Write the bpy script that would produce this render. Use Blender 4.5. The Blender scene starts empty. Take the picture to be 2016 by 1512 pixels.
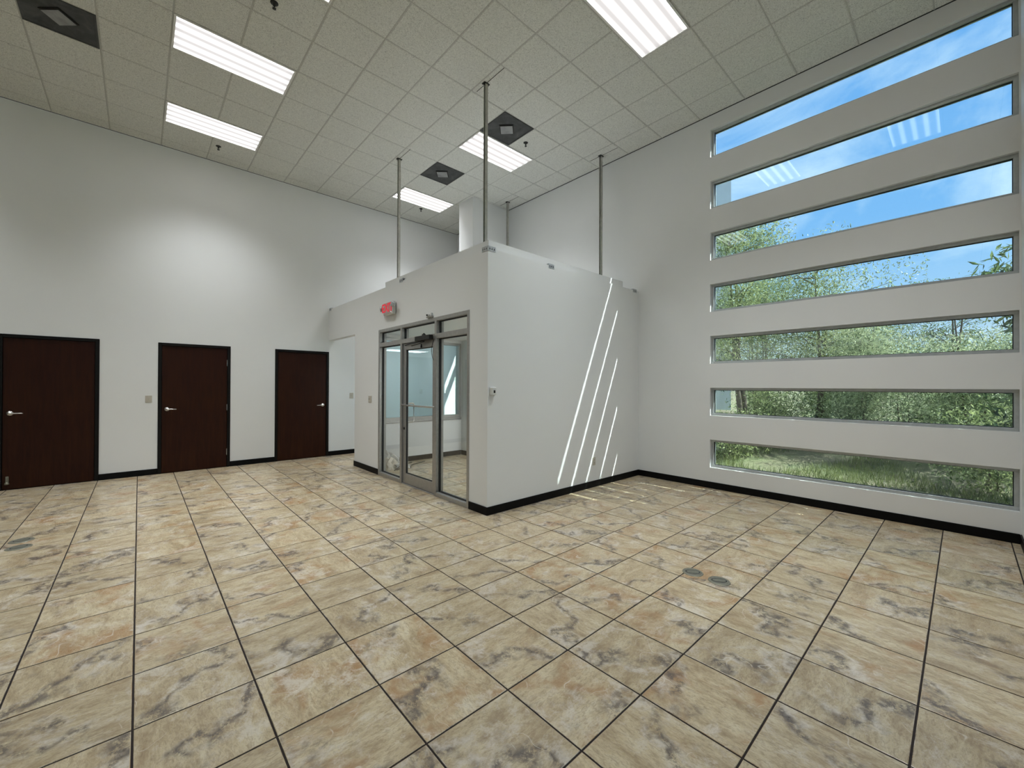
import bpy, bmesh, math, random
import numpy as np
from mathutils import Matrix, Vector

# ------------------------------------------------------------------ camera
SC = bpy.context.scene
COL = SC.collection
FPX = 807.83
CAM = (0.012, -2.859, 1.486)
YAW, PITCH, ROLL = math.radians(47.7354), math.radians(0.2877), math.radians(0.2189)
fw = Vector((math.cos(YAW) * math.cos(PITCH), math.sin(YAW) * math.cos(PITCH), math.sin(PITCH)))
rt0 = Vector((math.sin(YAW), -math.cos(YAW), 0)); up0 = rt0.cross(fw)
rt = math.cos(ROLL) * rt0 + math.sin(ROLL) * up0
up = -math.sin(ROLL) * rt0 + math.cos(ROLL) * up0
cd = bpy.data.cameras.new('camera'); camo = bpy.data.objects.new('camera', cd); COL.objects.link(camo)
cd.sensor_width = 36.0; cd.lens = FPX / 2016 * 36.0; cd.clip_start = 0.02; cd.clip_end = 300
camo.matrix_world = Matrix(((rt.x, up.x, -fw.x, CAM[0]), (rt.y, up.y, -fw.y, CAM[1]), (rt.z, up.z, -fw.z, CAM[2]), (0, 0, 0, 1)))
SC.camera = camo


def project(p):
    d = Vector(p) - Vector(CAM)
    z = d.dot(fw)
    if z < 0.05: return None
    return (1008 + FPX * d.dot(rt) / z, 756 - FPX * d.dot(up) / z, z)

# ------------------------------------------------------------------ exposure
SC.view_settings.view_transform = 'Standard'
SC.view_settings.look = 'None'
SC.view_settings.gamma = 1.0
SC.view_settings.use_curve_mapping = False
SC.view_settings.exposure = 0.0
SC.cycles.max_bounces = 5; SC.cycles.diffuse_bounces = 3; SC.cycles.use_light_tree = False; SC.cycles.glossy_bounces = 3; SC.cycles.transmission_bounces = 4; SC.cycles.transparent_max_bounces = 12
SC.cycles.caustics_reflective = False; SC.cycles.caustics_refractive = False

# ------------------------------------------------------------------ world sky
LAMP_W = 25.0          # watts of one ceiling light
LAMP_SPREAD = 94.0
LAMP_COL = (0.96, 1.0, 1.04)
SKY_STRENGTH = 1.25
world = bpy.data.worlds.new('sky'); SC.world = world; world.use_nodes = True
wn = world.node_tree.nodes; wl = world.node_tree.links; wn.clear()
w_out = wn.new('ShaderNodeOutputWorld'); w_bg = wn.new('ShaderNodeBackground')
w_tc = wn.new('ShaderNodeTexCoord'); w_sep = wn.new('ShaderNodeSeparateXYZ')
w_ramp = wn.new('ShaderNodeValToRGB')
w_ramp.color_ramp.elements[0].position = 0.0; w_ramp.color_ramp.elements[0].color = (0.60, 0.75, 0.87, 1)
w_ramp.color_ramp.elements[1].position = 0.75; w_ramp.color_ramp.elements[1].color = (0.12, 0.34, 0.74, 1)
e = w_ramp.color_ramp.elements.new(0.3); e.color = (0.23, 0.48, 0.82, 1)
w_map = wn.new('ShaderNodeMapping'); w_map.inputs['Scale'].default_value = (1.0, 1.0, 2.2); w_map.inputs['Location'].default_value = (3.3, 1.7, 0.4)
w_noise = wn.new('ShaderNodeTexNoise'); w_noise.inputs['Scale'].default_value = 2.6; w_noise.inputs['Detail'].default_value = 9; w_noise.inputs['Roughness'].default_value = 0.58; w_noise.inputs['Distortion'].default_value = 0.5
w_cr = wn.new('ShaderNodeValToRGB'); w_cr.color_ramp.elements[0].position = 0.43; w_cr.color_ramp.elements[1].position = 0.66
w_mix = wn.new('ShaderNodeMix'); w_mix.data_type = 'RGBA'; w_mix.inputs['B'].default_value = (0.80, 0.90, 0.97, 1)
wl.new(w_tc.outputs['Generated'], w_sep.inputs[0]); wl.new(w_sep.outputs['Z'], w_ramp.inputs[0])
wl.new(w_tc.outputs['Generated'], w_map.inputs[0]); wl.new(w_map.outputs[0], w_noise.inputs['Vector']); wl.new(w_noise.outputs[0], w_cr.inputs[0])
wl.new(w_cr.outputs[0], w_mix.inputs['Factor']); wl.new(w_ramp.outputs[0], w_mix.inputs['A'])
wl.new(w_mix.outputs['Result'], w_bg.inputs['Color']); w_bg.inputs['Strength'].default_value = SKY_STRENGTH
wl.new(w_bg.outputs[0], w_out.inputs['Surface'])

# ------------------------------------------------------------------ sun
SUN = Vector((-0.594, 1.10, -1.378)).normalized()
sd = bpy.data.lights.new('sun', 'SUN'); so = bpy.data.objects.new('sun', sd); COL.objects.link(so)
sd.energy = 15.0; sd.angle = math.radians(0.4); sd.color = (1.0, 0.95, 0.86)
so.location = (20, -30, 40); so.rotation_euler = SUN.to_track_quat('-Z', 'Y').to_euler()

# ------------------------------------------------------------------ mesh helpers


class MB:
    """collects simple solids, builds ONE mesh object"""
    def __init__(s): s.v = []; s.f = []; s.smooth = []

    def add(s, verts, faces, smooth=False):
        n = len(s.v); s.v += [tuple(v) for v in verts]; s.f += [tuple(i + n for i in f) for f in faces]
        s.smooth += [smooth] * len(faces); return s

    def box(s, x0, x1, y0, y1, z0, z1, M=None):
        vs = [(x0, y0, z0), (x1, y0, z0), (x1, y1, z0), (x0, y1, z0), (x0, y0, z1), (x1, y0, z1), (x1, y1, z1), (x0, y1, z1)]
        if M is not None: vs = [tuple(M @ Vector(v)) for v in vs]
        return s.add(vs, [(0, 3, 2, 1), (4, 5, 6, 7), (0, 1, 5, 4), (1, 2, 6, 5), (2, 3, 7, 6), (3, 0, 4, 7)])

    def cbox(s, x0, x1, y0, y1, z0, z1, c=0.004, M=None):
        """box with chamfered edges"""
        bm = bmesh.new(); bmesh.ops.create_cube(bm, size=1)
        for v in bm.verts:
            v.co = Vector(((x0 + x1) / 2 + v.co.x * (x1 - x0), (y0 + y1) / 2 + v.co.y * (y1 - y0), (z0 + z1) / 2 + v.co.z * (z1 - z0)))
        bmesh.ops.bevel(bm, geom=list(bm.edges), offset=c, segments=1, affect='EDGES')
        bm.verts.index_update()
        vs = [v.co.copy() for v in bm.verts]
        if M is not None: vs = [M @ v for v in vs]
        s.add(vs, [tuple(v.index for v in f.verts) for f in bm.faces]); bm.free(); return s

    def tube(s, pts, r, n=10, caps=True):
        pts = [Vector(p) for p in pts]; rr = r if isinstance(r, (list, tuple)) else [r] * len(pts)
        vs = []; fs = []
        ref = Vector((0, 0, 1))
        for i, p in enumerate(pts):
            t = (pts[min(i + 1, len(pts) - 1)] - pts[max(i - 1, 0)]).normalized()
            a = t.cross(ref)
            if a.length < 1e-3: a = t.cross(Vector((1, 0, 0)))
            a.normalize(); b = t.cross(a)
            for k in range(n):
                w = 2 * math.pi * k / n
                vs.append(p + rr[i] * (math.cos(w) * a + math.sin(w) * b))
        for i in range(len(pts) - 1):
            for k in range(n):
                k2 = (k + 1) % n
                fs.append((i * n + k, i * n + k2, (i + 1) * n + k2, (i + 1) * n + k))
        s.add(vs, fs, True)
        if caps:
            s.add(vs[:n], [tuple(range(n))]); s.add(vs[-n:], [tuple(reversed(range(n)))])
        return s

    def lathe(s, prof, origin, axis=(0, 0, 1), n=20, smooth=True):
        """profile of (radius, height) turned about axis through origin"""
        ax = Vector(axis).normalized(); a = ax.orthogonal().normalized(); b = ax.cross(a); o = Vector(origin)
        vs = []; fs = []
        for r, h in prof:
            for k in range(n):
                w = 2 * math.pi * k / n
                vs.append(o + ax * h + max(r, 1e-4) * (math.cos(w) * a + math.sin(w) * b))
        for i in range(len(prof) - 1):
            for k in range(n):
                k2 = (k + 1) % n
                fs.append((i * n + k, i * n + k2, (i + 1) * n + k2, (i + 1) * n + k))
        s.add(vs, fs, smooth)
        s.add(vs[:n], [tuple(reversed(range(n)))]); s.add(vs[-n:], [tuple(range(n))])
        return s

    def prism(s, poly, z0, z1, M=None):
        n = len(poly)
        vs = [(x, y, z0) for x, y in poly] + [(x, y, z1) for x, y in poly]
        if M is not None: vs = [tuple(M @ Vector(v)) for v in vs]
        return s.add(vs, [tuple(reversed(range(n))), tuple(range(n, 2 * n))] + [(i, (i + 1) % n, n + (i + 1) % n, n + i) for i in range(n)])

    def mesh(s, name):
        me = bpy.data.meshes.new(name); me.from_pydata(s.v, [], s.f); me.validate()
        for p, sm in zip(me.polygons, s.smooth): p.use_smooth = sm
        return me

    def build(s, name, mat, parent=None, label=None):
        me = s.mesh(name)
        if mat: me.materials.append(mat)
        o = bpy.data.objects.new(name, me); COL.objects.link(o)
        if parent: o.parent = parent
        if label: o['label'] = label
        return o


def tag(o, label, cat, group=None, kind=None):
    o['label'] = label; o['category'] = cat
    if group: o['group'] = group
    if kind: o['kind'] = kind
    return o


def empty(name, loc=(0, 0, 0), rz=0.0):
    o = bpy.data.objects.new(name, None); COL.objects.link(o); o.location = loc; o.rotation_euler = (0, 0, rz); o.empty_display_size = 0.1
    return o

# ------------------------------------------------------------------ materials


def new_mat(name):
    m = bpy.data.materials.new(name); m.use_nodes = True
    nt = m.node_tree; b = nt.nodes['Principled BSDF']
    return m, nt, b


def noise(nt, vec, scale, detail=4, rough=0.5, dist=0.0):
    n = nt.nodes.new('ShaderNodeTexNoise'); n.inputs['Scale'].default_value = scale; n.inputs['Detail'].default_value = detail
    n.inputs['Roughness'].default_value = rough; n.inputs['Distortion'].default_value = dist
    if vec is not None: nt.links.new(vec, n.inputs['Vector'])
    return n.outputs[0]


def ramp(nt, fac, stops, interp='LINEAR'):
    r = nt.nodes.new('ShaderNodeValToRGB'); r.color_ramp.interpolation = interp
    els = r.color_ramp.elements
    while len(els) < len(stops): els.new(0.5)
    for el, (p, c) in zip(els, stops):
        el.position = p; el.color = (*c, 1) if isinstance(c, (tuple, list)) else (c, c, c, 1)
    nt.links.new(fac, r.inputs[0]); return r.outputs[0]


def mixc(nt, fac, a, b):
    m = nt.nodes.new('ShaderNodeMix'); m.data_type = 'RGBA'
    for key, v in (('Factor', fac), ('A', a), ('B', b)):
        if hasattr(v, 'is_linked') or isinstance(v, bpy.types.NodeSocket): nt.links.new(v, m.inputs[key])
        elif key == 'Factor': m.inputs[key].default_value = v
        else: m.inputs[key].default_value = (*v, 1)
    return m.outputs['Result']


def math_(nt, op, a, b=None):
    m = nt.nodes.new('ShaderNodeMath'); m.operation = op
    for i, v in enumerate((a, b)):
        if v is None: continue
        if isinstance(v, bpy.types.NodeSocket): nt.links.new(v, m.inputs[i])
        else: m.inputs[i].default_value = v
    return m.outputs[0]


def vmath(nt, op, a, b=None):
    m = nt.nodes.new('ShaderNodeVectorMath'); m.operation = op
    for i, v in enumerate((a, b)):
        if v is None: continue
        if isinstance(v, bpy.types.NodeSocket): nt.links.new(v, m.inputs[i])
        elif op == 'SCALE' and i == 1: m.inputs['Scale'].default_value = v
        else: m.inputs[i].default_value = v
    return m.outputs[0]


def bump(nt, b, h, strength, dist=0.01):
    n = nt.nodes.new('ShaderNodeBump'); n.inputs['Strength'].default_value = strength; n.inputs['Distance'].default_value = dist
    nt.links.new(h, n.inputs['Height']); nt.links.new(n.outputs[0], b.inputs['Normal'])


def position(nt): return nt.nodes.new('ShaderNodeNewGeometry').outputs['Position']


def simple(name, col, rough=0.5, metal=0.0, nscale=None, namt=0.12, bscale=None, bstr=0.1, spec=None):
    m, nt, b = new_mat(name); b.inputs['Roughness'].default_value = rough; b.inputs['Metallic'].default_value = metal
    if spec is not None: b.inputs['Specular IOR Level'].default_value = spec
    if nscale:
        f = noise(nt, position(nt), nscale, 5, 0.6)
        lo = tuple(c * (1 - namt) for c in col); hi = tuple(min(1, c * (1 + namt)) for c in col)
        nt.links.new(ramp(nt, f, [(0.3, lo), (0.7, hi)]), b.inputs['Base Color'])
    else: b.inputs['Base Color'].default_value = (*col, 1)
    if bscale: bump(nt, b, noise(nt, position(nt), bscale, 3, 0.6), bstr)
    return m


M_WALL = simple('white_wall_paint', (0.84, 0.845, 0.83), 0.6, nscale=0.8, namt=0.015)
M_PART = simple('partition_paint', (0.83, 0.835, 0.82), 0.55, nscale=0.8, namt=0.015)
M_BASE = simple('black_rubber_base', (0.005, 0.005, 0.005), 0.5, nscale=6, namt=0.3, spec=0.12)
M_FRAME = simple('black_door_frame', (0.008, 0.007, 0.006), 0.45, nscale=12, namt=0.2, spec=0.15)
M_ALU = simple('brushed_aluminium', (0.42, 0.41, 0.39), 0.42, 0.75, nscale=25, namt=0.08)
M_WINALU = simple('window_aluminium', (0.50, 0.52, 0.52), 0.40, 0.55, nscale=25, namt=0.08)
M_GASKET = simple('black_gasket', (0.01, 0.01, 0.01), 0.6)
M_STEEL = simple('satin_steel', (0.62, 0.60, 0.57), 0.3, 1.0, nscale=30, namt=0.06)
M_GALV = simple('galvanised_steel', (0.52, 0.54, 0.55), 0.5, 0.6, nscale=40, namt=0.25)
M_STRUT = simple('dull_strut_steel', (0.46, 0.45, 0.40), 0.55, 0.25, nscale=20, namt=0.15)
M_DARKMETAL = simple('dark_metal', (0.03, 0.03, 0.028), 0.45, 0.5, nscale=30, namt=0.2)
M_PLASTIC = simple('ivory_plastic', (0.55, 0.51, 0.43), 0.4)
M_WPLASTIC = simple('white_plastic', (0.75, 0.75, 0.72), 0.4)
M_SLOT = simple('dark_recess', (0.012, 0.011, 0.01), 0.7)
M_TBAR = simple('ceiling_grid_white', (0.46, 0.46, 0.42), 0.5, nscale=5, namt=0.05)
M_SUBFLOOR = simple('dark_grout', (0.022, 0.014, 0.011), 0.9, nscale=60, namt=0.3)
M_BRASS = simple('floor_box_metal', (0.26, 0.25, 0.19), 0.42, 0.5, nscale=30, namt=0.15)
M_LID = simple('floor_box_lid', (0.19, 0.19, 0.15), 0.5, 0.4, nscale=40, namt=0.15)


def make_wood():
    m, nt, b = new_mat('mahogany_veneer')
    tc = nt.nodes.new('ShaderNodeTexCoord').outputs['Object']
    mp = nt.nodes.new('ShaderNodeMapping'); mp.inputs['Scale'].default_value = (9, 9, 0.7); nt.links.new(tc, mp.inputs[0])
    f = noise(nt, mp.outputs[0], 3.0, 8, 0.65, 0.6)
    c1 = ramp(nt, f, [(0.25, (0.020, 0.0055, 0.0020)), (0.55, (0.034, 0.0095, 0.0028)), (0.8, (0.050, 0.016, 0.0045))])
    big = noise(nt, tc, 1.3, 2)
    c2 = mixc(nt, ramp(nt, big, [(0.35, 0.0), (0.7, 0.5)]), c1, (0.020, 0.004, 0.003))
    nt.links.new(c2, b.inputs['Base Color']); b.inputs['Roughness'].default_value = 0.45; b.inputs['Specular IOR Level'].default_value = 0.15
    bump(nt, b, f, 0.03)
    return m


M_WOOD = make_wood()

TILE = 0.4524
TX0, TY0 = 0.0, 0.0     # a grout crossing of the floor


def make_tile():
    """print of a slate look stoneware tile; every cell of the floor takes its own piece of the pattern"""
    m, nt, b = new_mat('slate_look_tile')
    P = position(nt)
    sc = vmath(nt, 'SCALE', P, 1.0 / TILE)
    cell = vmath(nt, 'FLOOR', sc)
    wn_ = nt.nodes.new('ShaderNodeTexWhiteNoise'); wn_.noise_dimensions = '3D'
    mul = vmath(nt, 'MULTIPLY', cell, (1.0, 1.0, 0.0)); nt.links.new(mul, wn_.inputs['Vector'])
    rnd = wn_.outputs['Color']; rv = wn_.outputs['Value']
    loc = vmath(nt, 'SUBTRACT', vmath(nt, 'SUBTRACT', sc, cell), (0.5, 0.5, 0.0))
    loc = vmath(nt, 'MULTIPLY', loc, (1, 1, 0))
    vr = nt.nodes.new('ShaderNodeVectorRotate'); vr.rotation_type = 'Z_AXIS'; nt.links.new(loc, vr.inputs['Vector'])
    q = math_(nt, 'MULTIPLY', math_(nt, 'FLOOR', math_(nt, 'MULTIPLY', rv, 4.0)), math.pi / 2)
    nt.links.new(q, vr.inputs['Angle'])
    L = vr.outputs[0]
    off = vmath(nt, 'SCALE', rnd, 37.0)
    U = vmath(nt, 'ADD', L, off)
    st = vmath(nt, 'ADD', vmath(nt, 'MULTIPLY', L, (1.0, 2.4, 1.0)), off)     # streaky coordinates
    # cream to tan clouds
    n1 = noise(nt, st, 1.9, 8, 0.70, 0.5)
    col = ramp(nt, n1, [(0.28, (0.30, 0.22, 0.13)), (0.42, (0.46, 0.365, 0.225)), (0.54, (0.60, 0.505, 0.33)), (0.70, (0.70, 0.63, 0.46))])
    fine = noise(nt, st, 14, 4, 0.7, 0.8)
    col = mixc(nt, ramp(nt, fine, [(0.36, 0.6), (0.58, 0.0)]), col, (0.27, 0.19, 0.11))
    # rust patches
    n2 = noise(nt, vmath(nt, 'ADD', U, (11, 3, 5)), 1.7, 4, 0.6, 0.6)
    col = mixc(nt, math_(nt, 'MULTIPLY', ramp(nt, n2, [(0.51, 0.0), (0.66, 0.7)]), ramp(nt, rv, [(0.35, 0.15), (0.6, 1.0)])), col, (0.36, 0.195, 0.08))
    # pale chalky patches with speckle
    n3 = noise(nt, vmath(nt, 'ADD', U, (2, 9, 7)), 2.1, 8, 0.80, 0.4)
    col = mixc(nt, ramp(nt, n3, [(0.53, 0.0), (0.63, 0.75)]), col, (0.66, 0.60, 0.50))
    # smoky grey mineral bloom along a diagonal, torn edges
    sp = nt.nodes.new('ShaderNodeSeparateXYZ'); nt.links.new(L, sp.inputs[0])
    warp = noise(nt, U, 2.6, 3, 0.5)
    diag = math_(nt, 'ADD', math_(nt, 'ADD', math_(nt, 'MULTIPLY', sp.outputs['X'], 0.75), math_(nt, 'MULTIPLY', sp.outputs['Y'], 0.85)), math_(nt, 'MULTIPLY', math_(nt, 'SUBTRACT', warp, 0.5), 1.5))
    shift = math_(nt, 'MULTIPLY', math_(nt, 'SUBTRACT', rv, 0.25), 0.75)
    band = math_(nt, 'ABSOLUTE', math_(nt, 'SUBTRACT', diag, shift))
    bandm = ramp(nt, band, [(0.0, 1.0), (0.22, 0.0)])
    n4 = noise(nt, vmath(nt, 'ADD', U, (5, 5, 1)), 8.0, 8, 0.85, 0.25)
    n4b = noise(nt, vmath(nt, 'ADD', U, (8, 1, 3)), 1.5, 3, 0.5)
    dk = math_(nt, 'MULTIPLY', math_(nt, 'MULTIPLY', bandm, ramp(nt, n4, [(0.43, 0.0), (0.52, 1.0)])), ramp(nt, n4b, [(0.40, 0.0), (0.50, 1.0)]))
    col = mixc(nt, math_(nt, 'MULTIPLY', dk, 0.92), col, (0.115, 0.095, 0.085))
    wb = math_(nt, 'MULTIPLY', ramp(nt, band, [(0.05, 0.0), (0.14, 1.0), (0.27, 0.0)]), ramp(nt, n3, [(0.45, 0.0), (0.6, 0.6)]))
    col = mixc(nt, wb, col, (0.68, 0.62, 0.54))
    # thin white fossil lines
    vo = nt.nodes.new('ShaderNodeTexNoise'); vo.inputs['Scale'].default_value = 2.4; vo.inputs['Detail'].default_value = 1.0; nt.links.new(vmath(nt, 'ADD', U, (1, 14, 2)), vo.inputs['Vector'])
    ln = math_(nt, 'ABSOLUTE', math_(nt, 'SUBTRACT', vo.outputs[0], 0.5))
    lm = math_(nt, 'MULTIPLY', ramp(nt, ln, [(0.0, 1.0), (0.007, 0.0)]), ramp(nt, n2, [(0.54, 0.0), (0.62, 0.7)]))
    col = mixc(nt, lm, col, (0.74, 0.68, 0.58))
    # a slight difference between tiles
    hsv = nt.nodes.new('ShaderNodeHueSaturation'); nt.links.new(col, hsv.inputs['Color'])
    nt.links.new(math_(nt, 'ADD', 0.92, math_(nt, 'MULTIPLY', rv, 0.16)), hsv.inputs['Value']); hsv.inputs['Saturation'].default_value = 1.0
    nt.links.new(hsv.outputs[0], b.inputs['Base Color'])
    nt.links.new(ramp(nt, fine, [(0.3, 0.36), (0.7, 0.24)]), b.inputs['Roughness'])
    b.inputs['Specular IOR Level'].default_value = 0.45
    return m


M_TILE = make_tile()


def make_ceiltile():
    m, nt, b = new_mat('fissured_mineral_tile')
    P = position(nt)
    f1 = noise(nt, P, 95, 2, 0.5, 2.2)
    f2 = noise(nt, P, 28, 3, 0.6, 1.2)
    pits = ramp(nt, f1, [(0.40, 0.0), (0.47, 1.0)])
    col = mixc(nt, pits, (0.42, 0.425, 0.385), (0.79, 0.795, 0.74))
    col = mixc(nt, ramp(nt, f2, [(0.35, 0.18), (0.6, 0.0)]), col, (0.58, 0.58, 0.54))
    nt.links.new(col, b.inputs['Base Color']); b.inputs['Roughness'].default_value = 0.95; b.inputs['Specular IOR Level'].default_value = 0.1
    bump(nt, b, f1, 0.5, 0.006)
    return m


M_CTILE = make_ceiltile()


def make_glass(name, tint, f0=0.045, dust=0.0, dust_scale=(0.6, 0.6, 2.0)):
    m = bpy.data.materials.new(name); m.use_nodes = True; nt = m.node_tree; nt.nodes.clear()
    out = nt.nodes.new('ShaderNodeOutputMaterial'); tr = nt.nodes.new('ShaderNodeBsdfTransparent'); gl = nt.nodes.new('ShaderNodeBsdfGlossy')
    tr.inputs['Color'].default_value = (*tint, 1); gl.inputs['Roughness'].default_value = 0.0; gl.inputs['Color'].default_value = (0.95, 0.98, 1.0, 1)
    lw = nt.nodes.new('ShaderNodeLayerWeight'); lw.inputs['Blend'].default_value = 0.5
    p5 = math_(nt, 'POWER', lw.outputs['Facing'], 5.0)
    fac = math_(nt, 'ADD', f0, math_(nt, 'MULTIPLY', p5, 1.0 - f0))
    mx = nt.nodes.new('ShaderNodeMixShader'); nt.links.new(fac, mx.inputs[0]); nt.links.new(tr.outputs[0], mx.inputs[1]); nt.links.new(gl.outputs[0], mx.inputs[2])
    last = mx.outputs[0]
    if dust > 0:
        P = position(nt); mp = nt.nodes.new('ShaderNodeMapping'); mp.inputs['Scale'].default_value = dust_scale; mp.inputs['Rotation'].default_value = (0.5, 0, 0); nt.links.new(P, mp.inputs[0])
        d1 = noise(nt, mp.outputs[0], 1.1, 7, 0.65, 0.8); d2 = noise(nt, mp.outputs[0], 9.0, 5, 0.7, 0.5)
        dm = math_(nt, 'MULTIPLY', ramp(nt, d1, [(0.36, 0.0), (0.7, 1.0)]), ramp(nt, d2, [(0.2, 0.35), (0.8, 1.0)]))
        dm = math_(nt, 'MULTIPLY', dm, dust)
        df = nt.nodes.new('ShaderNodeBsdfDiffuse'); df.inputs['Color'].default_value = (0.75, 0.8, 0.82, 1)
        tl = nt.nodes.new('ShaderNodeBsdfTranslucent'); tl.inputs['Color'].default_value = (0.75, 0.82, 0.85, 1)
        a = nt.nodes.new('ShaderNodeMixShader'); a.inputs[0].default_value = 0.6; nt.links.new(df.outputs[0], a.inputs[1]); nt.links.new(tl.outputs[0], a.inputs[2])
        m2 = nt.nodes.new('ShaderNodeMixShader'); nt.links.new(dm, m2.inputs[0]); nt.links.new(last, m2.inputs[1]); nt.links.new(a.outputs[0], m2.inputs[2]); last = m2.outputs[0]
    nt.links.new(last, out.inputs['Surface'])
    return m


M_GLASS = make_glass('window_glass', (0.86, 0.96, 0.985), 0.035)
M_GLASS_DUSTY = make_glass('dusty_window_glass', (0.88, 0.96, 0.975), 0.035, 0.13)
M_DOORGLASS = make_glass('storefront_glass', (0.95, 0.975, 0.97), 0.03)
M_TEALGLASS = make_glass('tinted_interior_glass', (0.85, 0.965, 1.0), 0.03)


def make_emit(name, col, strength):
    m = bpy.data.materials.new(name); m.use_nodes = True; nt = m.node_tree; nt.nodes.clear()
    out = nt.nodes.new('ShaderNodeOutputMaterial'); em = nt.nodes.new('ShaderNodeEmission')
    em.inputs['Color'].default_value = (*col, 1); em.inputs['Strength'].default_value = strength
    nt.links.new(em.outputs[0], out.inputs['Surface']); return m


def make_lens():
    """acrylic lens over four fluorescent tubes: the tubes glow through as brighter bands"""
    m = bpy.data.materials.new('prismatic_lens'); m.use_nodes = True; nt = m.node_tree; nt.nodes.clear()
    out = nt.nodes.new('ShaderNodeOutputMaterial'); em = nt.nodes.new('ShaderNodeEmission')
    tc = nt.nodes.new('ShaderNodeTexCoord').outputs['Object']
    sp = nt.nodes.new('ShaderNodeSeparateXYZ'); nt.links.new(tc, sp.inputs[0])
    c = math_(nt, 'COSINE', math_(nt, 'MULTIPLY', sp.outputs['Y'], 2 * math.pi / 0.135))
    ends = math_(nt, 'ABSOLUTE', sp.outputs['X'])
    em_s = ramp(nt, math_(nt, 'ADD', math_(nt, 'MULTIPLY', c, 0.5), 0.5), [(0.12, 0.17), (0.45, 0.25), (0.92, 0.85)])
    em_e = ramp(nt, ends, [(0.50, 1.0), (0.58, 0.86)])
    nt.links.new(math_(nt, 'MULTIPLY', math_(nt, 'MULTIPLY', em_s, em_e), 4.8), em.inputs['Strength']); em.inputs['Color'].default_value = (1.0, 0.965, 0.945, 1)
    nt.links.new(em.outputs[0], out.inputs['Surface']); return m


M_LENS = make_lens(); M_LENS.cycles.emission_sampling = 'NONE'     # the tubes' own area light lights the room

# ------------------------------------------------------------------ dimensions
W = 6.226      # inner face of the window wall (east)
L = 6.152      # inner face of the door wall (north)
R = -3.232     # inner face of the south wall
WEST = -7.0
H = 5.483      # ceiling
VX, VY = 2.973, 0.817      # outer corner of the partition room
PH = 3.085     # partition wall height
TH = 0.11      # partition thickness
BH = 0.095     # base height
WT = 0.15      # outer wall thickness

# ------------------------------------------------------------------ floor
floor = MB().box(WEST - 0.2, W + 0.2, R - 0.2, L + 0.2, -0.12, -0.003).build('floor', M_SUBFLOOR)
tag(floor, 'slate-look beige tiled floor with dark grout', 'floor', kind='structure')


def tile_mesh():
    g = 0.0043; h = TILE / 2 - g; c = 0.0025
    lo = [(-h, -h), (h, -h), (h, h), (-h, h)]; hi = [(x * (h - c) / h, y * (h - c) / h) for x, y in lo]
    vs = [(x, y, -0.004) for x, y in lo] + [(x, y, -0.001) for x, y in lo] + [(x, y, 0.0) for x, y in hi]
    fs = [(8, 9, 10, 11)]
    for i in range(4):
        j = (i + 1) % 4; fs += [(i, j, 4 + j, 4 + i), (4 + i, 4 + j, 8 + j, 8 + i)]
    return vs, fs


TV, TF = tile_mesh()
cells = []
for i in range(int(math.floor(WEST / TILE)), int(math.ceil(W / TILE))):
    for j in range(int(math.floor(R / TILE)), int(math.ceil(L / TILE))):
        cx, cy = (i + 0.5) * TILE, (j + 0.5) * TILE
        x0, x1 = i * TILE, (i + 1) * TILE; y0, y1 = j * TILE, (j + 1) * TILE
        if x1 <= WEST or x0 >= W or y1 <= R or y0 >= L: continue
        hidden = (VX + 0.2 < cx and VY < cy < 4.5)
        pr = project((cx, cy, 0)); area = 0
        if pr and -60 < pr[0] < 2076 and pr[1] < 1580: area = 1e4 / pr[2] ** 3
        if hidden: area *= 0.001
        cells.append((area, cx, cy, x0, x1, y0, y1))
cells.sort(key=lambda t: -t[0])


def tile_shape(mb, c):
    """a whole tile, or one cut where it meets the wall"""
    _, cx, cy, x0, x1, y0, y1 = c
    vs = []
    for x, y, z in TV:
        vs.append((min(max(cx + x, WEST + 0.002), W - 0.002), min(max(cy + y, R + 0.002), L - 0.002), z))
    mb.add(vs, TF)


tme = MB().add(TV, TF).mesh('tile'); tme.materials.append(M_TILE)
for c in cells[:300]:
    _, cx, cy, x0, x1, y0, y1 = c
    if x0 < WEST or x1 > W or y0 < R or y1 > L:
        mb = MB(); tile_shape(mb, c); o = mb.build('tile', M_TILE, floor)
    else:
        o = bpy.data.objects.new('tile', tme); COL.objects.link(o); o.parent = floor; o.location = (cx, cy, 0)
mb = MB()
for c in cells[300:]: tile_shape(mb, c)
o = mb.build('far_tiles', M_TILE, floor); o['kind'] = 'stuff'

# ------------------------------------------------------------------ ceiling
G = 0.6112; GX0, GY0 = 0.2577, 1.6228
ceil = MB().box(WEST - 0.2, W + 0.2, R - 0.2, L + 0.2, H + 0.06, H + 0.2).build('ceiling', M_SLOT)
tag(ceil, 'suspended ceiling of square fissured tiles', 'ceiling', kind='structure')
LIGHTS = [(0, 2), (0, 5), (0, -1), (6, 1), (6, 5), (5, -4), (5, -7), (-6, 5), (-6, -4)]  # last two are unseen, added to lift the ambient light
VENTS = [(6, 0), (6, 3), (-2, 3)]
taken = set()
for i, k in LIGHTS: taken |= {(i, k), (i + 1, k)}
taken |= set(VENTS)
COLX, COLY = 5.203, 4.10           # corner of the boxed column
ctiles = []
i0, i1 = int(math.floor((WEST - GX0) / G)), int(math.ceil((W - GX0) / G)); k0, k1 = int(math.floor((R - GY0) / G)), int(math.ceil((L - GY0) / G))
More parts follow.
